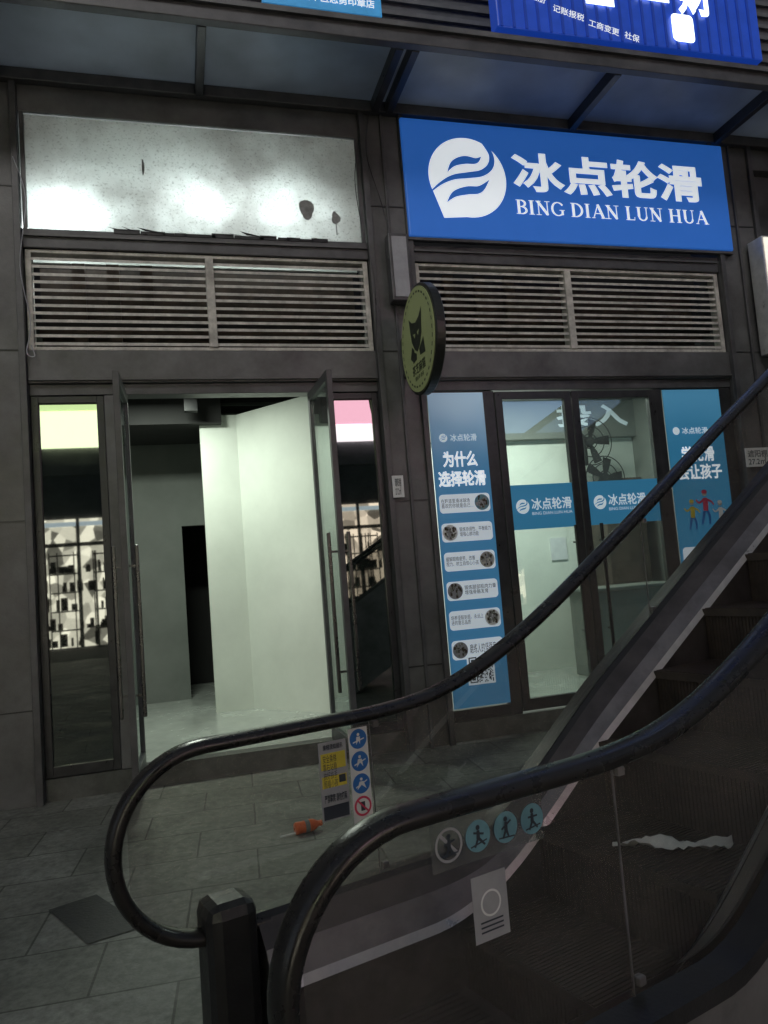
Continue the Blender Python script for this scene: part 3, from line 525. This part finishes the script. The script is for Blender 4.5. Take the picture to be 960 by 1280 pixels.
# street opposite (seen in reflections)
O=empty('opposite_shop_building')
boxes('wall',[(-26,26,-16.6,-16.1,0,14)],'frame',O)
boxes('floor_bands',[(-26,26,-16.1,-16.0,z,z+.3) for z in (4.7,8.3,11.6)],'frame2',O)
for i,(x0,x1,z0,z1,c,s) in enumerate(((-3.9,-2.2,6.45,6.85,(.8,1,.45),5),(-3.9,-2.2,5.45,6.445,(.9,1,.6),8),(4.1,7.5,5.9,6.75,(1,.5,.62),6),(4.1,7.5,5.4,5.89,(1,.85,.88),8),(-12,-6,5.5,6.6,(1,.8,.5),2),(9,14,5.5,6.5,(.4,.6,1),2))):
    boxes('lit_sign_%d'%i,[(x0,x1,-16.0,-15.85,z0,z1)],mat('lit_sign_%d'%i,c,.5,var=.05,emit=c,es=s),O)
for i,(x0,x1) in enumerate(((-8,-5),(-4.1,-2.0),(3.9,5.6),(7,10))):
    m=mat('lit_window_%d'%i,(.5,.45,.35),.5,0,.6,2.5,emit=(.95,.88,.68) if i<2 else (1,.8,.6),es=2.2); nt=m.node_tree; b=nt.nodes['Principled BSDF']
    tcw=_n(nt,'ShaderNodeTexCoord'); no=_n(nt,'ShaderNodeTexVoronoi'); no.inputs['Scale'].default_value=3.2; nt.links.new(tcw.outputs['Object'],no.inputs['Vector']); sp=_n(nt,'ShaderNodeSeparateColor'); nt.links.new(no.outputs['Color'],sp.inputs[0])
    mr=_n(nt,'ShaderNodeMapRange'); mr.inputs['To Min'].default_value=.4; mr.inputs['To Max'].default_value=6.5; nt.links.new(sp.outputs[0],mr.inputs['Value']); nt.links.new(mr.outputs[0],b.inputs['Emission Strength'])
    boxes('shop_window_%d'%i,[(x0,x1,-16.09,-16.02,.05,3.5)],m,O)
    boxes('shop_ceiling_lamps_%d'%i,[(x0+.1,x1-.1,-16.015,-15.99,3.3,3.42)],'gw',O)
    sh=[]
    for k in range(5):
        xa=random.uniform(x0,x1-.6); wv=random.uniform(.4,.8)
        for z in (.5,1.0,1.5,2.0,2.5): sh.append((xa,xa+wv,-16.0,-15.9,z,z+.035))
        sh+=[(xa,xa+.03,-15.9,-15.88,.05,2.6),(xa+wv,xa+wv+.03,-15.9,-15.88,.05,2.6)]
    for k in range(60):
        x=random.uniform(x0,x1-.25); z=random.choice((.05,.5,1.0,1.5,2.0))+.04; sh.append((x,x+random.uniform(.03,.2),-15.98,-15.92,z,z+random.uniform(.08,.35)))
    boxes('window_shelves_%d'%i,sh,'duct',O)
    boxes('window_header_%d'%i,[(x0,x1,-16.0,-15.9,2.75,2.85),((x0+x1)/2-.04,(x0+x1)/2+.04,-15.95,-15.87,.05,3.5)],'black',O)
# lights
def area(n,loc,rot,sx,sy,e,c,parent=None):
    l=bpy.data.lights.new(n,'AREA'); l.shape='RECTANGLE'; l.size=sx; l.size_y=sy; l.energy=e; l.color=c; o=bpy.data.objects.new(n,l); COL.objects.link(o); o.location=loc; o.rotation_euler=rot; o.parent=parent; return o
area('west_shop_lamp',(-.6,1.0,3.15),(0,0,0),.5,.25,48,(.90,1,.86),B)
area('east_shop_lamp',(2.9,.9,3.2),(0,0,0),1.6,.25,85,(.94,1,.93),B)
for x,z,sx,e in ((-1.1,4.10,.4,20),(0.2,4.25,1.3,30)):
    area('panel_glow_lamp',(x,.27,z),(math.radians(90),0,math.pi),sx,.06,e,(.93,1,1),B)  # lamps added behind the sheet, standing in for light reflected on the panel
w=bpy.data.worlds.new('World'); S.world=w; w.use_nodes=True; nt=w.node_tree; bg=nt.nodes['Background']
sk=nt.nodes.new('ShaderNodeTexSky'); sk.sky_type='NISHITA'; sk.sun_disc=False; sk.sun_elevation=math.radians(31); sk.sun_rotation=math.radians(200)
hs=nt.nodes.new('ShaderNodeHueSaturation'); hs.inputs['Saturation'].default_value=.5
nt.links.new(sk.outputs[0],hs.inputs['Color']); nt.links.new(hs.outputs[0],bg.inputs[0]); bg.inputs[1].default_value=.062
l=bpy.data.lights.new('sun','SUN'); l.energy=1.15; l.angle=math.radians(30); l.color=(1,.96,.9); so=bpy.data.objects.new('sun',l); COL.objects.link(so)
d=Vector((.30,.80,-.52)); so.rotation_euler=d.to_track_quat('-Z','Y').to_euler(); so.location=(0,-10,10)
# camera
ps,p,r=.2703,.0826,.0797
fw=Vector((math.sin(ps)*math.cos(p),math.cos(ps)*math.cos(p),math.sin(p))); r0=Vector((math.cos(ps),-math.sin(ps),0)); u0=r0.cross(fw)
ri=math.cos(r)*r0-math.sin(r)*u0; up=math.cos(r)*u0+math.sin(r)*r0
c=bpy.data.cameras.new('camera'); co=bpy.data.objects.new('camera',c); COL.objects.link(co)
co.matrix_world=Matrix((( ri.x,up.x,-fw.x,-.4073),(ri.y,up.y,-fw.y,-5.5992),(ri.z,up.z,-fw.z,1.3506),(0,0,0,1)))
c.sensor_fit='VERTICAL'; c.sensor_height=24; c.lens=930/1280*24; c.clip_start=.02; c.clip_end=500; S.camera=co
S.view_settings.view_transform='Standard'; S.view_settings.look='None'; S.view_settings.exposure=0
